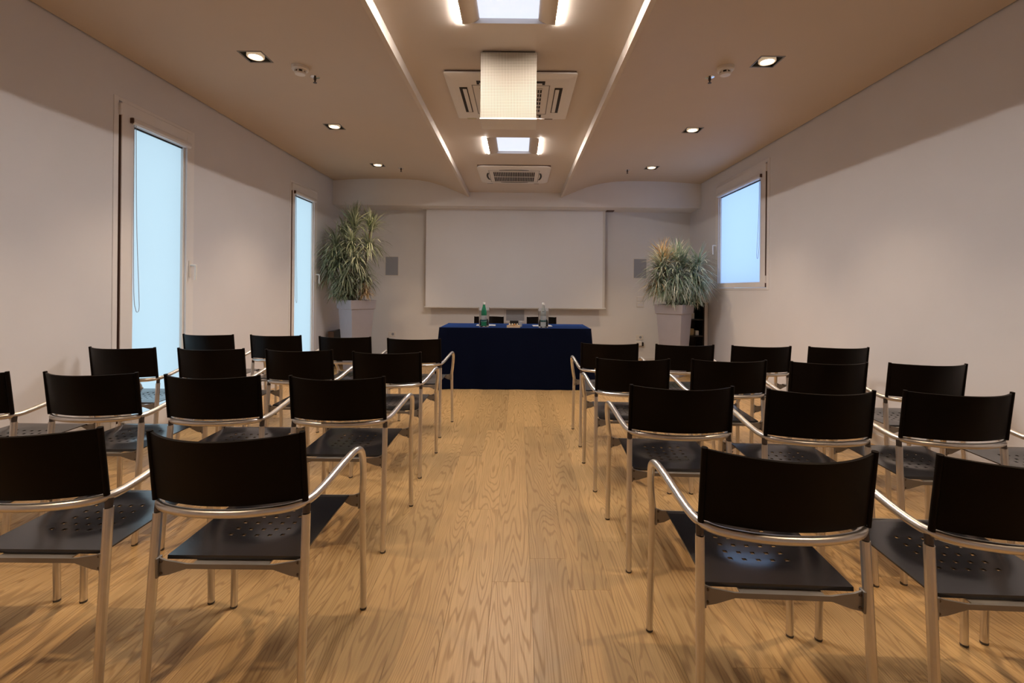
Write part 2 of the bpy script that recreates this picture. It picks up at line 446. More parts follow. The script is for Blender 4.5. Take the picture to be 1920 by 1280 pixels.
window(1, -1, WIN_L[0], (3.672, 4.263, 0.20, 2.447), 3.562, 4.345, 2.588, 'tall frosted window with white frame, beside the rows, farther from the potted plant', 'pane_left', 1.38, 1.02)
window(2, -1, WIN_L[1], (6.325, 6.930, 0.20, 2.447), 6.262, 7.015, 2.588, 'tall frosted window with white frame next to the tall drooping potted plant', 'pane_left', 1.38, 1.02)
window(3, 1, WIN_R[0], (5.727, 6.935, 1.34, 2.575), 5.615, 7.03, 2.735, 'small square frosted blue-lit window high beside the round bushy plant', 'pane_right', 1.86, 1.62)

# ------------------------------------------------------------------ ceiling fittings
def luminaire(y, label):
    t = thing('recessed_luminaire', label, 'ceiling light', (XC, y, ZC), group='square recessed luminaires in the ceiling strip')
    h = HS; zt = 0.135
    m = MB()
    m.box(-h, -h+0.004, -h, h, 0.0205, zt); m.box(h-0.004, h, -h, h, 0.0205, zt)
    m.box(-h+0.004, h-0.004, -h, -h+0.004, 0.0, zt); m.box(-h+0.004, h-0.004, h-0.004, h, 0.0, zt); m.box(-h, h, -h, h, zt, zt+0.01)
    m.build('housing', 'white_trim', t)
    for s in (-1, 1):
        pr = []
        for k in range(9):
            a = k/8
            pr.append((s*(0.270 - 0.100*math.sin(a*PI/2)), -0.0065 + 0.040*(1-math.cos(a*PI/2))))
        back = [(p[0] + s*0.004, p[1] + 0.005) for p in pr[::-1]]
        MB().prism(pr + back, -h+0.005, h-0.005).build('curved_reflector', 'reflector', t, smooth=40)
        MB().box(s*0.2755, s*0.2865, -h+0.006, h-0.006, -0.0042, 0.004).build('slit_lamp', 'slit', t)
    MB().box(-0.172, 0.172, -h+0.006, h-0.006, 0.030, 0.036).build('diffuser', 'diffuser', t)
    return t
for y, lab in zip(LUM_Y, ('square recessed ceiling light in front of the hanging perforated box', 'square recessed ceiling light between the two ceiling air conditioners')):
    luminaire(y, lab)

def downlight(x, y, label):
    z = 2.966
    t = thing('downlight', label, 'downlight', (x, y, z), group='square recessed downlights in the vaults')
    h = DLH
    m = MB()
    for a in ((-h-.006, h+.006, -h-.006, -h+.004), (-h-.006, h+.006, h-.004, h+.006), (-h-.006, -h+.004, -h+.004, h-.004), (h-.004, h+.006, -h+.004, h-.004)):
        m.box(*a, -0.003, 0.001)
    m.build('trim_frame', 'alu_plate', t)
    m = MB()
    m.box(-h, -h+.003, -h, h, 0.002, 0.10); m.box(h-.003, h, -h, h, 0.002, 0.10); m.box(-h+.003, h-.003, -h, -h+.003, 0.002, 0.10); m.box(-h+.003, h-.003, h-.003, h, 0.002, 0.10); m.box(-h, h, -h, h, 0.10, 0.105)
    m.build('housing', 'black_case', t)
    MB().lathe([(0.044,0.06),(0.060,0.055),(0.062,0.0),(0.056,-0.006),(0.050,-0.004),(0.044,0.006),(0.044,0.06)], 24).build('lamp_ring', 'lamp_ring', t, smooth=40)
    MB().lathe([(0.0,0.004),(0.025,0.005),(0.0435,0.012),(0.0435,0.05)], 24).build('lamp', 'lamp_hot', t, smooth=40)
    ld = bpy.data.lights.new('downlight_beam', 'SPOT'); ld.energy = SPOT_W; ld.color = (1.0, 0.74, 0.48)
    ld.spot_size = math.radians(86); ld.spot_blend = 0.8; ld.shadow_soft_size = 0.025
    lo = bpy.data.objects.new('downlight_beam', ld); C.objects.link(lo); lo.parent = t; lo.location = (0, 0, -0.012)
ordw = ['fifth', 'fourth', 'third', 'second', 'first']
for sx, sd in ((-2.01, 'tall-window side'), (1.87, 'small-window side')):
    for y, o_ in zip(DL_Y, ordw):
        downlight(sx, y, 'square downlight in the vault on the %s, %s from the bulkhead' % (sd, o_))

for x, y, sd in ((-1.735, 3.78, 'tall-window side'), (1.587, 3.72, 'small-window side')):
    t = thing('smoke_detector', 'round cream smoke detector on the vault, %s' % sd, 'smoke detector', (x, y, vz(x)+0.004), group='smoke detectors')
    MB().lathe([(0.0,0),(0.064,0),(0.064,-0.026),(0.056,-0.034),(0.0,-0.034)], 24).build('base', 'white_plastic', t, smooth=40)
    MB().lathe([(0.032,-0.034),(0.032,-0.052),(0.0,-0.052)], 20).build('vent_gap', 'dark_gap', t)
    for k in range(6):
        a = k*PI/3
        MB().box(-0.005, 0.005, 0.031, 0.041, -0.053, -0.034).build('rib', 'white_plastic', t).rotation_euler = (0, 0, a)
    MB().lathe([(0.0,-0.052),(0.042,-0.052),(0.038,-0.064),(0.0,-0.067)], 20).build('sensor_cap', 'white_plastic', t, smooth=40)
for x, y, lab in ((-1.69, 3.95, 'small sprinkler head beside the smoke detector, tall-window side'), (1.53, 3.88, 'small sprinkler head beside the smoke detector, small-window side'), (-1.71, 6.93, 'small sprinkler head near the bulkhead, tall-window side'), (1.55, 6.90, 'small sprinkler head near the bulkhead, small-window side')):
    t = thing('sprinkler', lab, 'sprinkler', (x, y, vz(x)+0.003), group='ceiling sprinklers')
    MB().lathe([(0,0),(0.038,0),(0.036,-0.006),(0.014,-0.012),(0,-0.012)], 20).build('rosette', 'chrome', t, smooth=40)
    MB().lathe([(0.011,-0.012),(0.011,-0.030),(0.006,-0.034),(0.006,-0.050),(0,-0.050)], 12).build('nozzle', 'steel_dark', t, smooth=40)
    MB().lathe([(0,-0.050),(0.015,-0.050),(0.015,-0.053),(0,-0.053)], 14).build('deflector', 'steel_dark', t)

def rrect(hx, hy, r, n=5):
    out = []
    for cx, cy, a0 in ((hx-r, hy-r, 0), (-hx+r, hy-r, PI/2), (-hx+r, -hy+r, PI), (hx-r, -hy+r, 1.5*PI)):
        for k in range(n+1):
            a = a0 + k/n*PI/2; out.append((cx + r*math.cos(a), cy + r*math.sin(a)))
    return out
def air_con(y, hx, hy, style, label):
    t = thing('air_conditioner', label, 'air conditioner', (XC, y, ZC), group='ceiling cassette air conditioners')
    r = 0.015 if style == 0 else 0.09
    MB().box(-hx+0.008, hx-0.008, -hy+0.008, hy-0.008, -0.0118, 0).build('shadow_gap', 'brown_plastic_and_shade', t)  # dark-coloured block standing in for shade between panel and ceiling
    m = MB(); prof = [(0.0, -0.012), (0.0, -0.022), (0.05, -0.038)]
    rings = []
    for ins, z in prof:
        rings.append([(a, b, z) for a, b in rrect(hx-ins, hy-ins, max(r-ins*0.5, 0.012))])
    vs = [p for rg in rings for p in rg]; n = len(rings[0]); fs = []
    for i in range(2):
        for k in range(n): fs.append((i*n+k, i*n+(k+1) % n, (i+1)*n+(k+1) % n, (i+1)*n+k))
    fs.append(tuple(range(n))); fs.append(tuple(range(2*n, 3*n)))
    m.add(vs, fs)
    m.build('panel', 'white_plastic', t, smooth=30)
    gx, gy = (0.235, 0.235) if style == 0 else (0.27, 0.27)
    zf = -0.038
    MB().box(-gx, gx, -gy, gy, zf-0.001, zf-0.002).build('intake', 'dark_gap', t)
    m = MB(); fr = 0.0045 if style == 0 else 0.005
    nx = 26 if style == 0 else 24
    for k in range(nx+1):
        xx = -gx + 2*gx*k/nx; m.box(xx-fr/2, xx+fr/2, -gy, gy, zf-0.002, zf-0.007)
    nr = 6 if style == 0 else 2
    for k in range(nr+1):
        yy = -gy + 2*gy*k/nr; m.box(-gx, gx, yy-0.005, yy+0.005, zf-0.002, zf-0.008)
    m.build('intake_grille', 'white_plastic', t)
    m = MB()
    for a in ((-gx-.055, gx+.055, -gy-.055, -gy-.048), (-gx-.055, gx+.055, gy+.048, gy+.055), (-gx-.055, -gx-.048, -gy-.048, gy+.048), (gx+.048, gx+.055, -gy-.048, gy+.048)):
        m.box(*a, zf+0.001, zf-0.0012)
    m.build('panel_joint', 'alu_plate', t)
    for k in range(4):
        a = k*PI/2
        L_ = 0.25 if style == 0 else 0.26
        dd = (hx if k % 2 else hy) - 0.118
        if style == 0:
            s = MB().box(-L_, L_, dd-0.030, dd+0.030, zf-0.0005, zf-0.0020).build('outlet_slot', 'dark_gap', t)
            s.rotation_euler = (0, 0, a)
            MB().box(-L_+0.02, L_-0.02, dd-0.024, dd+0.006, zf-0.004, zf-0.009).build('louvre', 'white_plastic', s, bevel=0.003)
        else:
            pr = []
            for q in range(9):
                u = -1 + q/4; pr.append((u*L_*0.72, dd + 0.02 - 0.02*u*u))
            pr2 = [(p[0], p[1]-0.024) for p in pr[::-1]]
            s = MB().prism(pr + pr2, zf-0.0005, zf-0.002, 'z').build('outlet_slot', 'dark_gap', t)
            s.rotation_euler = (0, 0, a)
    MB().box(-hx+0.08, -hx+0.16, hy-0.055, hy-0.025, zf+0.004, zf-0.001).build('sticker', 'sticker' if style == 0 else 'grille_grey', t)
    MB().box(hx-0.19, hx-0.12, hy-0.055, hy-0.035, zf+0.004, zf-0.001).build('receiver_window', 'brown_plastic_and_shade', t)
air_con(3.83, 0.475, 0.45, 0, 'white square-cornered ceiling air conditioner behind the hanging perforated box')
air_con(6.40, 0.465, 0.46, 1, 'white round-cornered ceiling air conditioner next to the bulkhead')

# perforated box hanging under the ceiling strip
t = thing('perforated_ceiling_box', 'cream perforated metal box hanging from the ceiling strip', 'ceiling box', (-0.076, 3.10, 0))
MB().box(-0.182, 0.182, 0.0, 0.19, 2.330, ZC-0.012).build('perforated_shell', 'perforated_metal', t, bevel=0.002)
MB().box(-0.185, 0.185, -0.003, 0.193, 2.318, 2.3295).build('bottom_plate', 'white_plastic', t, bevel=0.002)
MB().box(-0.17, 0.17, 0.012, 0.178, ZC-0.0118, ZC-0.0003).build('mounting_plate', 'steel_dark', t)

# ------------------------------------------------------------------ back wall
t = thing('projection_screen', 'white pull-down projection screen behind the blue table', 'screen', (-0.055, 7.97, 0.905))
hw = 1.486
MB().box(-hw, hw, -0.002, 0.002, 0.02, 1.640-0.012).build('screen_fabric', 'screen_fabric', t)
MB().box(hw-0.035, hw+0.002, -0.0035, 0.0035, 0.02, 1.6279).build('side_border', 'screen_bar', t)
MB().tube([(-hw-0.02, 0, 0.01), (hw+0.02, 0, 0.01)], 0.013, 10).build('bottom_bar', 'screen_bar', t, smooth=40)
MB().box(-hw-0.06, hw+0.01, -0.05, 0.07, 1.6285, 1.6395).build('slot_cover', 'white_trim', t)
MB().box(hw+0.011, hw+0.14, -0.05, 0.07, 1.6285, 1.6395).build('slot_end', 'brown_plastic_and_shade', t)

for xa, z0, z1, lab in ((-2.264, 1.434, 1.768, 'grey in-wall speaker beside the tall drooping plant'), (1.938, 1.425, 1.770, 'grey in-wall speaker beside the round bushy plant')):
    xb = xa + 0.236
    t = thing('wall_speaker', lab, 'speaker', ((xa+xb)/2, YF, z0), group='in-wall speakers')
    hx, hz = (xb-xa)/2, z1-z0
    m = MB()
    m.box(-hx, hx, -0.010, 0, 0, 0.012); m.box(-hx, hx, -0.010, 0, hz-0.012, hz); m.box(-hx, -hx+0.012, -0.010, 0, 0.012, hz-0.012); m.box(hx-0.012, hx, -0.010, 0, 0.012, hz-0.012)
    m.build('frame', 'white_plastic', t)
    MB().box(-hx+0.012, hx-0.012, -0.008, -0.001, 0.012, hz-0.012).build('grille', 'grille_grey', t)
t = thing('framed_grey_panel', 'small grey panel framed in white on the wall below the screen', 'wall panel', (-0.05, YF, 0.66))
MB().box(-0.153, 0.153, -0.012, -0.004, 0.035, 0.22).build('grey_face', 'grille_grey', t)
m = MB(); m.box(-0.185, -0.153, -0.016, 0, 0.0, 0.25); m.box(0.153, 0.185, -0.016, 0, 0.0, 0.25); m.box(-0.153, 0.153, -0.016, 0, 0.0, 0.035); m.box(-0.153, 0.153, -0.016, 0, 0.22, 0.25)
m.build('frame', 'white_trim', t, bevel=0.002)
def outlet(x, z, name, lab, cat, rocker=False, plug=False):
    t = thing(name, lab, cat, (x, YF, z))
    MB().box(-0.062, 0.062, -0.009, 0, -0.042, 0.042).build('plate', 'white_plastic', t, bevel=0.003)
    if rocker:
        for k in (-1, 0, 1): MB().box(k*0.032-0.014, k*0.032+0.014, -0.012, -0.0088, -0.024, 0.024).build('rocker', 'upvc', t, bevel=0.002)
    else:
        s = MB().lathe([(0,0),(0.022,0),(0.022,0.001),(0,0.001)], 16).build('socket', 'grille_grey', t)
        s.rotation_euler = (PI/2, 0, 0); s.location = (0.012, -0.0092, 0)
        for k in (-1, 1): MB().box(0.012+k*0.009-0.0025, 0.012+k*0.009+0.0025, -0.0125, -0.0102, -0.0025, 0.0025).build('pin_hole', 'dark_gap', t)
    return t
outlet(2.066, 1.085, 'light_switch', 'white light switch plate, upper one, below the speaker', 'switch', rocker=True)
outlet(2.066, 0.985, 'light_switch', 'white light switch plate, lower one, below the speaker', 'switch', rocker=True)
outlet(2.06, 0.435, 'wall_outlet', 'white wall outlet low on the wall beside the round bushy plant, above the adapter', 'outlet')
outlet(-2.13, 0.45, 'wall_outlet', 'white wall outlet low on the wall by the tall drooping plant', 'outlet')
t = thing('plug_adapter', 'white and black plug adapter under the wall outlet', 'plug', (2.06, YF, 0.335))
MB().box(-0.06, 0.03, -0.045, 0, -0.04, 0.03).build('adapter_body', 'white_plastic', t, bevel=0.004)
MB().box(0.0305, 0.058, -0.05, -0.005, -0.045, 0.02).build('plug_body', 'black_case', t, bevel=0.004)

# ------------------------------------------------------------------ planters
def planter(x, y, rz, label, heads, seed, mats, ztop=1.045):
    R = random.Random(seed)
    t = thing('potted_plant', label, 'potted plant', (x, y, 0))
    def sq(r, z): return [(r*math.cos(rz + k*PI/2), r*math.sin(rz + k*PI/2), z) for k in range(4)]
    rings = [sq(0.185, 0.0), sq(0.262, ztop-0.135), sq(0.285, ztop-0.133), sq(0.300, ztop), sq(0.272, ztop), sq(0.262, ztop-0.06)]
    vs = [p for rg in rings for p in rg]; fs = [(3,2,1,0)]
    for i in range(len(rings)-1):
        for k in range(4): fs.append((i*4+k, i*4+(k+1) % 4, (i+1)*4+(k+1) % 4, (i+1)*4+k))
    MB().add(vs, fs).build('pot', 'pot', t, bevel=0.004)
    MB().add(sq(0.262, ztop-0.05) + sq(0.262, ztop-0.056), [(0,1,2,3),(7,6,5,4),(0,4,5,1),(1,5,6,2),(2,6,7,3),(3,7,4,0)]).build('soil', 'soil', t)
    m = MB()
    groups = {}
    for (hx, hy, hz, nl, lmin, lmax, e0, e1, droop, mt) in heads:
        bx, by = max(-0.13, min(0.13, hx*0.35)), max(-0.13, min(0.13, hy*0.35))
        m.tube(smooth_path([(bx, by, ztop-0.053), (bx*0.6+hx*0.4, by*0.6+hy*0.4, ztop*0.6+hz*0.4), (hx, hy, hz)], 3), 0.011, 6)
        vs, fs, tint = groups.setdefault(mt, ([], [], []))
        for k in range(int(nl*2.0)):
            az = R.uniform(0, 2*PI); el = math.radians(R.uniform(e0, e1)); ln = R.uniform(lmin, lmax)
            wd = R.uniform(0.0045, 0.0080); tn = R.random()**1.1
            p = Vector((hx + R.uniform(-.03,.03), hy + R.uniform(-.03,.03), hz + R.uniform(-0.10, 0.04)))
            d = Vector((math.cos(az)*math.cos(el), math.sin(az)*math.cos(el), math.sin(el)))
            side = Vector((-math.sin(az), math.cos(az), 0))
            ns = 6; st = ln/ns; base = len(vs); g = droop*R.uniform(0.7, 1.3)
            for q in range(ns+1):
                u = q/ns; ww = wd*(0.75+0.5*u)*(1-u**3) + 0.0006
                if p.y + y > YF - 0.03: p.y = YF - 0.03 - y
                if p.x + x < XL + 0.03: p.x = XL + 0.03 - x
                if p.x + x > XR - 0.03: p.x = XR - 0.03 - x
                vs.append(tuple(p + side*ww)); vs.append(tuple(p - side*ww)); tint += [tn, tn]
                d = (d + Vector((0, 0, -g/ns))).normalized(); p = p + d*st
            for q in range(ns): fs.append((base+2*q, base+2*q+1, base+2*q+3, base+2*q+2))
    m.build('cane', 'cane', t, smooth=60)
    for mt, (vs, fs, tint) in groups.items():
        o = MB().add(vs, fs).mesh('foliage', mt, recalc=False)
        at = o.attributes.new('tint', 'FLOAT', 'POINT'); 
        if len(o.vertices) == len(tint): at.data.foreach_set('value', tint)
        ob = link('foliage' if mt != 'leaf_dry' else 'dry_foliage', o, t); ob['kind'] = 'stuff'
    return t
def hd(px, py, cx, Y, dy=0.0): return ((px-972.0)/900*Y - cx, dy, 1.22 - (py-543.0)/900*Y)
LX, LY = -2.43, 7.20
hl = []
for (px, py, dy, n, l0, l1, e0, e1, dr, mt) in [
    (664, 425, 0.0, 70, .28, .42, 25, 88, .6, 'leaf_green'), (692, 425, .05, 60, .25, .38, 15, 85, .8, 'leaf_green'), (640, 438, .08, 55, .25, .40, 10, 85, .9, 'leaf_green'),
    (628, 462, 0, 95, .35, .55, 0, 70, 2.0, 'leaf_green'), (662, 460, -.08, 95, .35, .5, 0, 70, 2.0, 'leaf_green'), (690, 462, .0, 85, .35, .5, -5, 60, 2.2, 'leaf_green'),
    (640, 490, -.1, 95, .35, .5, -5, 60, 2.2, 'leaf_green'), (672, 492, -.12, 95, .35, .5, -5, 60, 2.2, 'leaf_green'), (622, 488, .0, 70, .35, .5, -5, 55, 2.2, 'leaf_green'),
    (655, 520, -.12, 95, .3, .42, -10, 55, 2.2, 'leaf_green'), (682, 520, -.05, 80, .3, .42, -10, 50, 2.2, 'leaf_green'), (640, 532, -.05, 70, .25, .36, -10, 50, 2.0, 'leaf_green'),
(620, 515, -.02, 50, .3, .42, -10, 50, 2.2, 'leaf_green'), (650, 548, -.16, 60, .16, .28, -10, 50, 2.0, 'leaf_green'), (632, 548, -.08, 50, .16, .28, -10, 50, 2.0, 'leaf_green'),
    (664, 545, -.12, 60, .2, .3, -10, 50, 2.0, 'leaf_green'), (690, 545, -.12, 45, .16, .26, -10, 60, 2.2, 'leaf_dry')]:
    h = hd(px, py, LX, LY)
    if dr >= 2.0: dr, l0, l1, e1 = 1.55, l0*0.82, l1*0.86, e1 + 12
    hl.append((h[0], dy, h[2], n, l0, l1, e0, e1, dr, mt))
planter(LX, LY, -PI/2 + 0.08, 'tall drooping narrow-leaved plant in square grey planter by the tall windows', hl, 3, None)
RX, RY = 2.26, 6.95
hr = []
for (px, py, dy, n, l0, l1, e0, e1, dr, mt) in [
    (1245, 500, 0, 95, .3, .5, 15, 85, 1.0, 'leaf_pale'), (1278, 498, .05, 90, .3, .45, 15, 85, 1.1, 'leaf_pale'), (1300, 505, 0, 80, .3, .45, 10, 75, 1.4, 'leaf_pale'),
    (1235, 520, 0, 85, .3, .42, 0, 70, 1.6, 'leaf_pale'), (1262, 515, -.12, 100, .3, .45, 0, 75, 1.9, 'leaf_pale'), (1292, 520, -.12, 100, .3, .45, 0, 70, 1.9, 'leaf_pale'),
    (1245, 540, -.12, 95, .2, .32, 5, 65, 1.8, 'leaf_pale'), (1270, 540, -.15, 95, .2, .30, 5, 65, 1.8, 'leaf_pale'), (1298, 540, -.08, 90, .2, .32, 5, 65, 1.8, 'leaf_pale'),
(1232, 538, -.05, 60, .18, .30, 5, 65, 1.8, 'leaf_pale'), (1308, 525, -.05, 70, .22, .36, 5, 65, 1.8, 'leaf_pale'), (1302, 548, -.08, 60, .15, .24, 5, 65, 1.8, 'leaf_pale'), (1270, 480, 0, 60, .25, .38, 20, 85, 1.0, 'leaf_pale'), (1236, 498, -.05, 65, .25, .36, 5, 70, 1.1, 'leaf_pale'), (1306, 492, -.05, 70, .25, .36, 5, 75, 1.1, 'leaf_pale'), (1240, 478, 0, 30, .2, .32, 15, 80, .8, 'leaf_dry'),
    (1255, 556, -.15, 60, .12, .20, 10, 70, 1.8, 'leaf_pale'), (1285, 556, -.15, 60, .12, .20, 10, 70, 1.8, 'leaf_pale'), (1242, 495, -.05, 35, .3, .48, 20, 85, .8, 'leaf_dry'), (1232, 530, -.05, 25, .25, .4, 0, 60, 1.4, 'leaf_dry')]:
    h = hd(px, py, RX, RY); hr.append((h[0], dy, h[2], n, l0, l1, e0, e1, dr, mt))
planter(RX, RY, -PI/2 + 0.06, 'round bushy pale-leaved plant in square grey planter near the small window', hr, 5, None, ztop=1.03)

# dark case behind the left planter, dark shelf unit behind the right one
t = thing('equipment_case', 'narrow dark case on the floor behind the tall drooping plant', 'case', (-2.89, 7.42, 0))
MB().box(-0.045, 0.045, 0.006, 0.45, 0.0, 0.55).build('case_body', 'black_case', t, bevel=0.006)
MB().box(-0.045, 0.045, 0.0, 0.0055, 0.0, 0.545).build('front_panel', 'case_brown', t, bevel=0.002)
t = thing('shelf_unit', 'dark open shelf unit in the corner behind the round bushy plant', 'shelf', (2.62, 7.30, 0))
m = MB(); m.box(-0.215, -0.195, 0, 0.34, 0, 1.05); m.box(0.195, 0.215, 0, 0.34, 0, 1.05); m.box(-0.195, 0.195, 0.325, 0.34, 0, 1.05)
m.build('carcass', 'dark_wood', t)
for z in (0.03, 0.28, 0.53, 0.78, 1.03): MB().box(-0.195, 0.195, 0.004, 0.325, z, z+0.02).build('shelf_board', 'dark_wood', t)
MB().box(0.2155, 0.265, 0.0, 0.34, 0, 1.05).build('pale_side_strip', 'white_trim', t)
for (x, z, hx, hz, mt, lab) in ((2.66, 0.80, 0.035, 0.045, 'item_pale', 'small pale box on the upper shelf of the dark shelf unit'), (2.66, 0.55, 0.03, 0.05, 'item_gold', 'small golden box on the middle shelf of the dark shelf unit'), (2.74, 0.55, 0.025, 0.035, 'item_pale', 'small pale box on the middle shelf of the dark shelf unit')):
    o = MB().box(-hx, hx, 0, 0.08, 0, hz*2).build('small_box', mt, bevel=0.003); o.location = (x, 7.34, z)
    tag(o, lab, 'box', group='boxes on the dark shelf unit')
o = MB().box(-0.06, 0.06, 0, 0.06, 0, 0.05).build('small_box', 'item_pale', bevel=0.003); o.location = (2.70, 7.34, 1.05)
tag(o, 'small pale box on top of the dark shelf unit', 'box', group='boxes on the dark shelf unit')

# ------------------------------------------------------------------ table
TX0, TX1, TY0, TY1, TZ = -0.966, 0.896, 5.89, 6.66, 0.75
t = thing('conference_table', 'long table hidden under the navy blue cloth', 'table', ((TX0+TX1)/2, (TY0+TY1)/2, 0))
hx, hy = (TX1-TX0)/2 - 0.012, (TY1-TY0)/2 - 0.012
MB().box(-hx, hx, -hy, hy, 0.715, 0.744).build('tabletop', 'dark_wood', t)
for sx in (-1, 1):
    for sy in (-1, 1): MB().box(sx*(hx-0.06)-0.02, sx*(hx-0.06)+0.02, sy*(hy-0.06)-0.02, sy*(hy-0.06)+0.02, 0, 0.715).build('leg', 'alu', t)
def cloth():
    n_side = [40, 16, 40, 16]
    cx, cy = (TX0+TX1)/2, (TY0+TY1)/2; hx, hy = (TX1-TX0)/2, (TY1-TY0)/2
    per = []
    cor = [(-hx,-hy),(hx,-hy),(hx,hy),(-hx,hy)]
    for s in range(4):
        a = cor[s]; b = cor[(s+1) % 4]
        for k in range(n_side[s]):
            u = k/n_side[s]; per.append((a[0]+(b[0]-a[0])*u, a[1]+(b[1]-a[1])*u, min(u, 1-u)*math.hypot(b[0]-a[0], b[1]-a[1]), s))
    rows = [(-0.012, TZ), (-0.003, TZ-0.001), (0.002, TZ-0.006)] + [(0.003 + 0.004*k, TZ - 0.006 - (TZ-0.010)*k/8) for k in range(1, 9)]
    vs = []; n = len(per)
    for ri, (off, z) in enumerate(rows):
        q = max(0, (TZ - z)/TZ)
        for i, (px, py, dc, s) in enumerate(per):
            L = math.hypot(px/hx, py/hy)
            nx, ny = [(0,-1),(1,0),(0,1),(-1,0)][s]
            cf = math.exp(-dc/0.07)
            wv = q*(0.006*math.sin(i*1.15) + 0.005*math.sin(i*0.47+1))
            o = off + wv + cf*q*0.035
            dx = nx*o; dy = ny*o
            if dc < 0.001: dx = math.copysign(o, px)*0.8; dy = math.copysign(o, py)*0.8
            vs.append((cx+px+dx, cy+py+dy, max(z, 0.004)))
    fs = []
    for r in range(len(rows)-1):
        for k in range(n): fs.append((r*n+k, r*n+(k+1) % n, (r+1)*n+(k+1) % n, (r+1)*n+k))
    fs.append(tuple(range(n)))
    o = MB().add(vs, fs).build('tablecloth', 'cloth_navy', smooth=40)
    tag(o, 'navy blue cloth draped to the floor over the speakers table', 'tablecloth')
cloth()
def cooler(x, y, glass, lab_c, lab_b):
    z = TZ + 0.0005
    t = thing('bottle_cooler', lab_c, 'cooler', (x, y, z), group='clear bottle coolers on the table')
    MB().lathe([(0,0),(0.058,0),(0.062,0.012),(0.066,0.20),(0.068,0.238),(0.070,0.240),(0.070,0.244),(0.064,0.244),(0.0635,0.236),(0.0595,0.016),(0.0,0.012)], 28).build('cooler_wall', 'clear_plastic', t, smooth=50)
    b = thing('water_bottle', lab_b, 'bottle', (x-0.002, y, z+0.0125), group='bottles in the coolers')
    MB().lathe([(0,0),(0.030,0),(0.035,0.006),(0.035,0.165),(0.033,0.185),(0.020,0.235),(0.0145,0.262),(0.0135,0.275),(0,0.276)], 24).build('glass_body', glass, b, smooth=50)
    MB().lathe([(0.0355,0.055),(0.0358,0.056),(0.0358,0.130),(0.0355,0.131)], 24).build('label', 'label_paper', b, smooth=50)
    MB().lathe([(0.0359,0.060),(0.0361,0.061),(0.0361,0.078),(0.0359,0.079)], 24).build('label_band', 'label_teal', b, smooth=50)
    MB().lathe([(0.0148,0.268),(0.0155,0.270),(0.0155,0.294),(0.014,0.296),(0,0.296)], 16).build('cap', 'cap_white', b, smooth=50)
cooler(-0.428, 6.03, 'green_glass', 'clear cylindrical cooler holding the green bottle', 'green water bottle standing in a clear cooler on the table')
cooler(0.317, 6.01, 'clear_glass', 'clear cylindrical cooler holding the colourless bottle', 'colourless water bottle standing in a clear cooler on the table')
for x, lab in ((-0.42, 'white paper sheets on the blue cloth behind the green bottle'), (0.315, 'white paper sheets on the blue cloth behind the colourless bottle')):
    o = MB().box(-0.125, 0.125, -0.105, 0.105, 0, 0.003).build('paper_pad', 'paper'); o.location = (x, 6.30, TZ+0.0005); o.rotation_euler = (0, 0, 0.04)
    tag(o, lab, 'paper', group='paper pads on the table')
t = thing('candy_tray', 'small tan tray of candies at the front of the blue table', 'tray', (-0.057, 5.975, TZ+0.0005))
m = MB(); m.box(-0.083, 0.083, -0.05, 0.05, 0, 0.004)
m.box(-0.083, 0.083, -0.05, -0.047, 0.004, 0.026); m.box(-0.083, 0.083, 0.047, 0.05, 0.004, 0.026); m.box(-0.083, -0.080, -0.047, 0.047, 0.004, 0.026); m.box(0.080, 0.083, -0.047, 0.047, 0.004, 0.026)
m.build('tray_body', 'tray_tan', t)
R = random.Random(4)
for lay, (nx, ny, z) in enumerate(((5, 3, 0.0165), (4, 2, 0.037))):
    for i in range(nx):
        for j in range(ny):
            mt = R.choice(['candy_orange', 'candy_cream', 'candy_cream', 'candy_brown'])
            o = MB().lathe([(0,-0.0118),(0.008,-0.009),(0.0125,0),(0.008,0.009),(0,0.0118)], 8).build('candy', mt, smooth=60)
            o.location = (-0.057 + (i-(nx-1)/2)*0.0305, 5.975 + (j-(ny-1)/2)*0.030, TZ+0.0005 + z)
            tag(o, 'small round candy piled in the tan tray', 'candy', group='candies in the tan tray')
o = MB().box(-0.055, 0.055, -0.02, 0.02, 0, 0.078).build('desk_box', 'black_case', bevel=0.003); o.location = (-0.05, 6.09, TZ+0.0005)
tag(o, 'small dark box on the blue table behind the candy tray', 'box')
o = MB().box(-0.022, 0.022, -0.015, 0.015, 0, 0.07).build('desk_box', 'grille_grey', bevel=0.003); o.location = (0.03, 6.09, TZ+0.0005)
tag(o, 'small grey box on the blue table next to the small dark box', 'box')

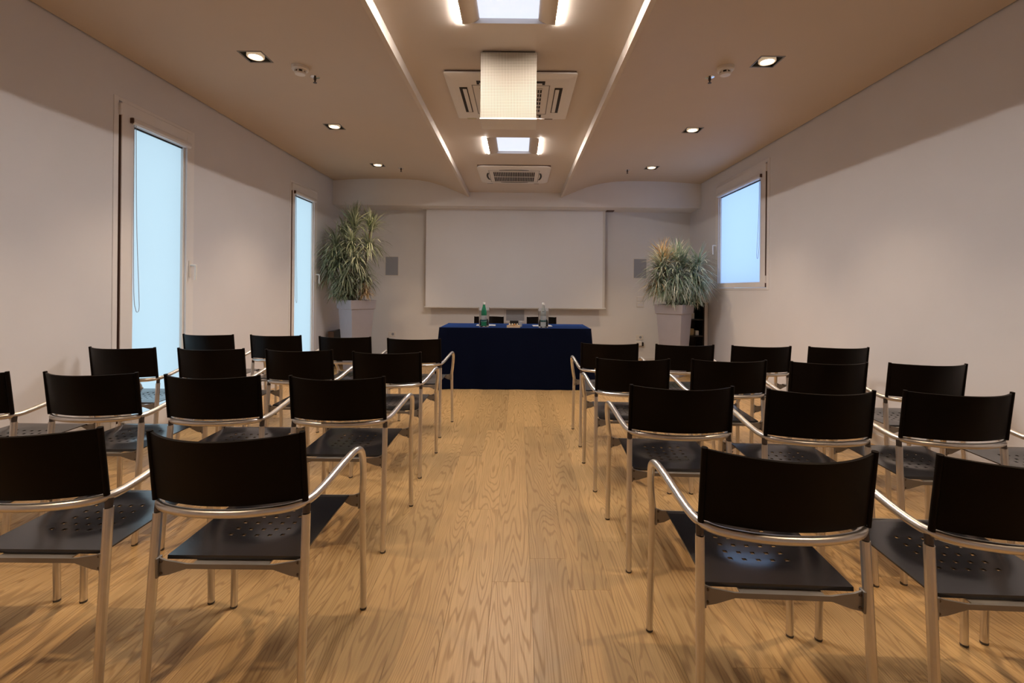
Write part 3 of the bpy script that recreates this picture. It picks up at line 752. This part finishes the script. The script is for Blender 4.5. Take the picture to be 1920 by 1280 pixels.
# ------------------------------------------------------------------ chairs
def seat_mesh():
    hp = [(-2+k)*0.041 for k in range(5)]; h = 0.0066
    xs = [-0.196, -0.188, -0.165, -0.135, -0.110] + [v for c in hp for v in (c-h, c+h)] + [0.110, 0.135, 0.165, 0.188, 0.196]
    hy = [0.178 + k*0.041 for k in range(5)]
    ys = [0.056, 0.0575, 0.068, 0.09, 0.115, 0.145] + [v for c in hy for v in (c-h, c+h)] + [0.375, 0.405, 0.435, 0.455, 0.464, 0.468]
    def z(x, y):
        zz = 0.432 + 0.010*(y-0.056)/0.41
        r = math.sqrt((x/0.150)**2 + ((y-0.262)/0.128)**2)
        if r < 1: zz -= 0.0085*(1-r*r)
        if y < 0.057: zz -= 0.011
        if y > 0.455: zz -= 0.010*((y-0.455)/0.013)**1.5
        return zz
    bm = bmesh.new(); V = {}
    for i, x in enumerate(xs):
        for j, y in enumerate(ys): V[i, j] = bm.verts.new((x, y, z(x, y)))
    for i in range(len(xs)-1):
        for j in range(len(ys)-1):
            mx, my = (xs[i]+xs[i+1])/2, (ys[j]+ys[j+1])/2
            if any(abs(mx-c) < h for c in hp) and any(abs(my-c) < h for c in hy): continue
            if i in (0, len(xs)-2) and j in (len(ys)-2, len(ys)-3): continue
            bm.faces.new((V[i,j], V[i+1,j], V[i+1,j+1], V[i,j+1]))
    lone = [v for v in bm.verts if not v.link_faces]
    bmesh.ops.delete(bm, geom=lone, context='VERTS')
    bm.normal_update()
    bmesh.ops.solidify(bm, geom=bm.faces[:], thickness=0.005)
    bmesh.ops.recalc_face_normals(bm, faces=bm.faces)
    me = bpy.data.meshes.new('seat'); bm.to_mesh(me); bm.free()
    me.materials.append(MATS['seat_panel'])
    me.polygons.foreach_set('use_smooth', [True]*len(me.polygons)); me.set_sharp_from_angle(angle=math.radians(35))
    return me
def back_mesh():
    bm = bmesh.new(); nu, nv = 18, 5; V = {}
    for i in range(nu+1):
        u = -1 + 2*i/nu
        for j in range(nv+1):
            v = j/nv
            yb = 0.034 - 0.058*(1-u*u); yt = 0.010 - 0.098*(1-u*u)
            zb = 0.612
            V[i,j] = bm.verts.new((0.2175*u, yb + (yt-yb)*v, zb + (0.808-zb)*v))
    for i in range(nu):
        for j in range(nv): bm.faces.new((V[i,j], V[i+1,j], V[i+1,j+1], V[i,j+1]))
    bm.normal_update()
    bmesh.ops.solidify(bm, geom=bm.faces[:], thickness=0.007)
    bmesh.ops.recalc_face_normals(bm, faces=bm.faces)
    me = bpy.data.meshes.new('backrest'); bm.to_mesh(me); bm.free()
    me.materials.append(MATS['back_panel'])
    me.polygons.foreach_set('use_smooth', [True]*len(me.polygons)); me.set_sharp_from_angle(angle=math.radians(35))
    return me
def make_chair():
    t = thing('armchair', 'x', 'chair', group='dark stacking armchairs')
    link('seat', seat_mesh(), t)
    bk = link('backrest', back_mesh(), t)
    for s in (-1, 1):
        MB().tube([(s*0.2165, 0.0355, 0.606), (s*0.2165, 0.024, 0.70), (s*0.2165, 0.010, 0.812)], 0.0085, 10).build('edge_post', 'back_panel', bk, smooth=50)
    # one bent tube: arm - back rail - arm
    half = [(0.2405,0.474,0.452), (0.250,0.452,0.50), (0.263,0.408,0.575), (0.270,0.368,0.632), (0.2695,0.332,0.654), (0.265,0.295,0.656), (0.255,0.240,0.644), (0.241,0.165,0.622), (0.229,0.100,0.606), (0.214,0.050,0.598), (0.180,0.012,0.595), (0.120,-0.012,0.594), (0.060,-0.023,0.593), (0,-0.026,0.593)]
    full = half + [(-x, y, z) for x, y, z in half[-2::-1]]
    MB().tube(smooth_path(full, 3), 0.0122, 12).build('arm_rail', 'alu', t, smooth=50)
    for s in (-1, 1):
        l = MB().tube([(s*0.2465, 0.477, 0.008), (s*0.2405, 0.474, 0.4515)], 0.0122, 12).build('leg', 'alu', t, smooth=50)
        MB().lathe([(0,0),(0.0118,0),(0.0126,0.003),(0.0126,0.008),(0.0,0.008)], 12, s*0.2465, 0.477, 0).build('foot_glide', 'black_rubber', l, smooth=50)
        # rear leg: flattened extrusion
        m = MB(); n = 12
        def ring(cx, cy, cz): return [(cx + 0.0118*math.cos(a)*(1.0), cy + 0.0145*math.sin(a), cz) for a in [2*PI*k/n + PI/n for k in range(n)]]
        rg = ring(s*0.2225, 0.0, 0.008) + ring(s*0.2155, 0.044, 0.566)
        m.add(rg, [tuple(range(n))[::-1], tuple(range(n, 2*n))] + [(k, (k+1) % n, n+(k+1) % n, n+k) for k in range(n)])
        l = m.build('leg', 'alu', t, smooth=25)
        MB().lathe([(0,0),(0.0125,0),(0.0130,0.003),(0.0130,0.010),(0.0,0.010)], 12, s*0.2225, 0.0, 0).build('foot_glide', 'black_rubber', l, smooth=50)
        MB().tube([(s*0.2155, 0.044, 0.5665), (s*0.2150, 0.047, 0.5925)], 0.0108, 10).build('leg_collar', 'steel_dark', l, smooth=50)
    # cross bars under the seat with flared mounting plates
    for yy, lx, zt, nm in ((0.036, 0.2055, 0.4385, 'r'), (0.474, 0.2290, 0.4440, 'f')):
        zb = zt - 0.022
        if nm == 'r': xi, topi = 0.125, 0.4195
        else: xi, topi = 0.150, 0.4335
        pl = [(-lx, zt-0.056), (-lx+0.03, zt-0.050), (-xi, topi-0.014), (xi, topi-0.014), (lx-0.03, zt-0.050), (lx, zt-0.056), (lx, zt-0.001), (lx-0.02, zt-0.009), (xi, topi), (-xi, topi), (-lx+0.02, zt-0.009), (-lx, zt-0.001)]
        yy2 = yy + 0.013 if nm == 'r' else yy - 0.013
        m = MB().prism(pl, yy-0.003, yy+0.003)
        m.box(-0.11, 0.11, min(yy, yy2+ (0.03 if nm=='r' else -0.03)), max(yy, yy2 + (0.03 if nm=='r' else -0.03)), topi-0.004, topi-0.0005)
        cb = m.build('crossbar', 'alu_plate', t)
        for s in (-1, 1):
            fl_ = MB().box(s*(lx-0.003), s*(lx+0.004), yy-0.012, yy+0.012, zt-0.058, zt+0.001).build('mounting_plate', 'alu_plate', cb, bevel=0.002)
            for dz in (0.012, 0.046):
                k = MB().lathe([(0,0),(0.0045,0),(0.004,0.002),(0,0.0025)], 8).build('screw', 'steel_dark', cb, smooth=40)
                k.rotation_euler = (PI/2, 0, 0); k.location = (s*(lx-0.008), yy-0.003, zt-dz)
    return t
proto = make_chair()
used = [False]
def chair(x, y, rdeg, label, group):
    o = proto if not used[0] else copy_tree(proto)
    used[0] = True
    o.location = (x, y, 0); o.rotation_euler = (0, 0, math.radians(rdeg))
    o['label'] = label; o['group'] = group
    return o
rowname = ['first', 'second', 'third', 'fourth']
posname = ['aisle seat', 'second seat from the aisle', 'third seat from the aisle', 'seat by the wall']
RIGHT = [[(0.716,3.735),(1.287,3.69),(1.857,3.65),(2.427,3.62)], [(0.699,2.905),(1.275,2.885),(1.842,2.83),(2.41,2.81)], [(0.713,2.075),(1.279,2.012),(1.852,2.005),(2.425,2.0)], [(0.708,1.238),(1.292,1.20),(1.865,1.19),(2.44,1.18)]]
LEFT = [[(-0.857,3.945),(-1.462,4.045),(-2.085,4.12),(-2.672,4.13)], [(-0.847,3.095),(-1.447,3.165),(-2.046,3.19),(-2.645,3.20)], [(-0.838,2.22),(-1.42,2.222),(-2.02,2.262),(-2.62,2.25)], [(-0.826,1.352),(-1.42,1.375),(-2.02,1.38),(-2.62,1.38)]]
for side, rows, sd in ((1, RIGHT, 'small-window side'), (-1, LEFT, 'tall-window side')):
    for r, row in enumerate(rows):
        for p, (x, y) in enumerate(row):
            rot = -2.5 if side > 0 else (-1.5 if r == 0 else 0.0)
            chair(x, y, rot, 'dark armchair, %s row from the table, %s, %s' % (rowname[r], posname[p], sd), 'dark armchairs in rows facing the table')
chair(-0.44, 7.265, 180, 'dark armchair behind the table, behind the green bottle', 'dark armchairs behind the table')
chair(0.354, 7.265, 180, 'dark armchair behind the table, behind the colourless bottle', 'dark armchairs behind the table')
print('planks', nb)
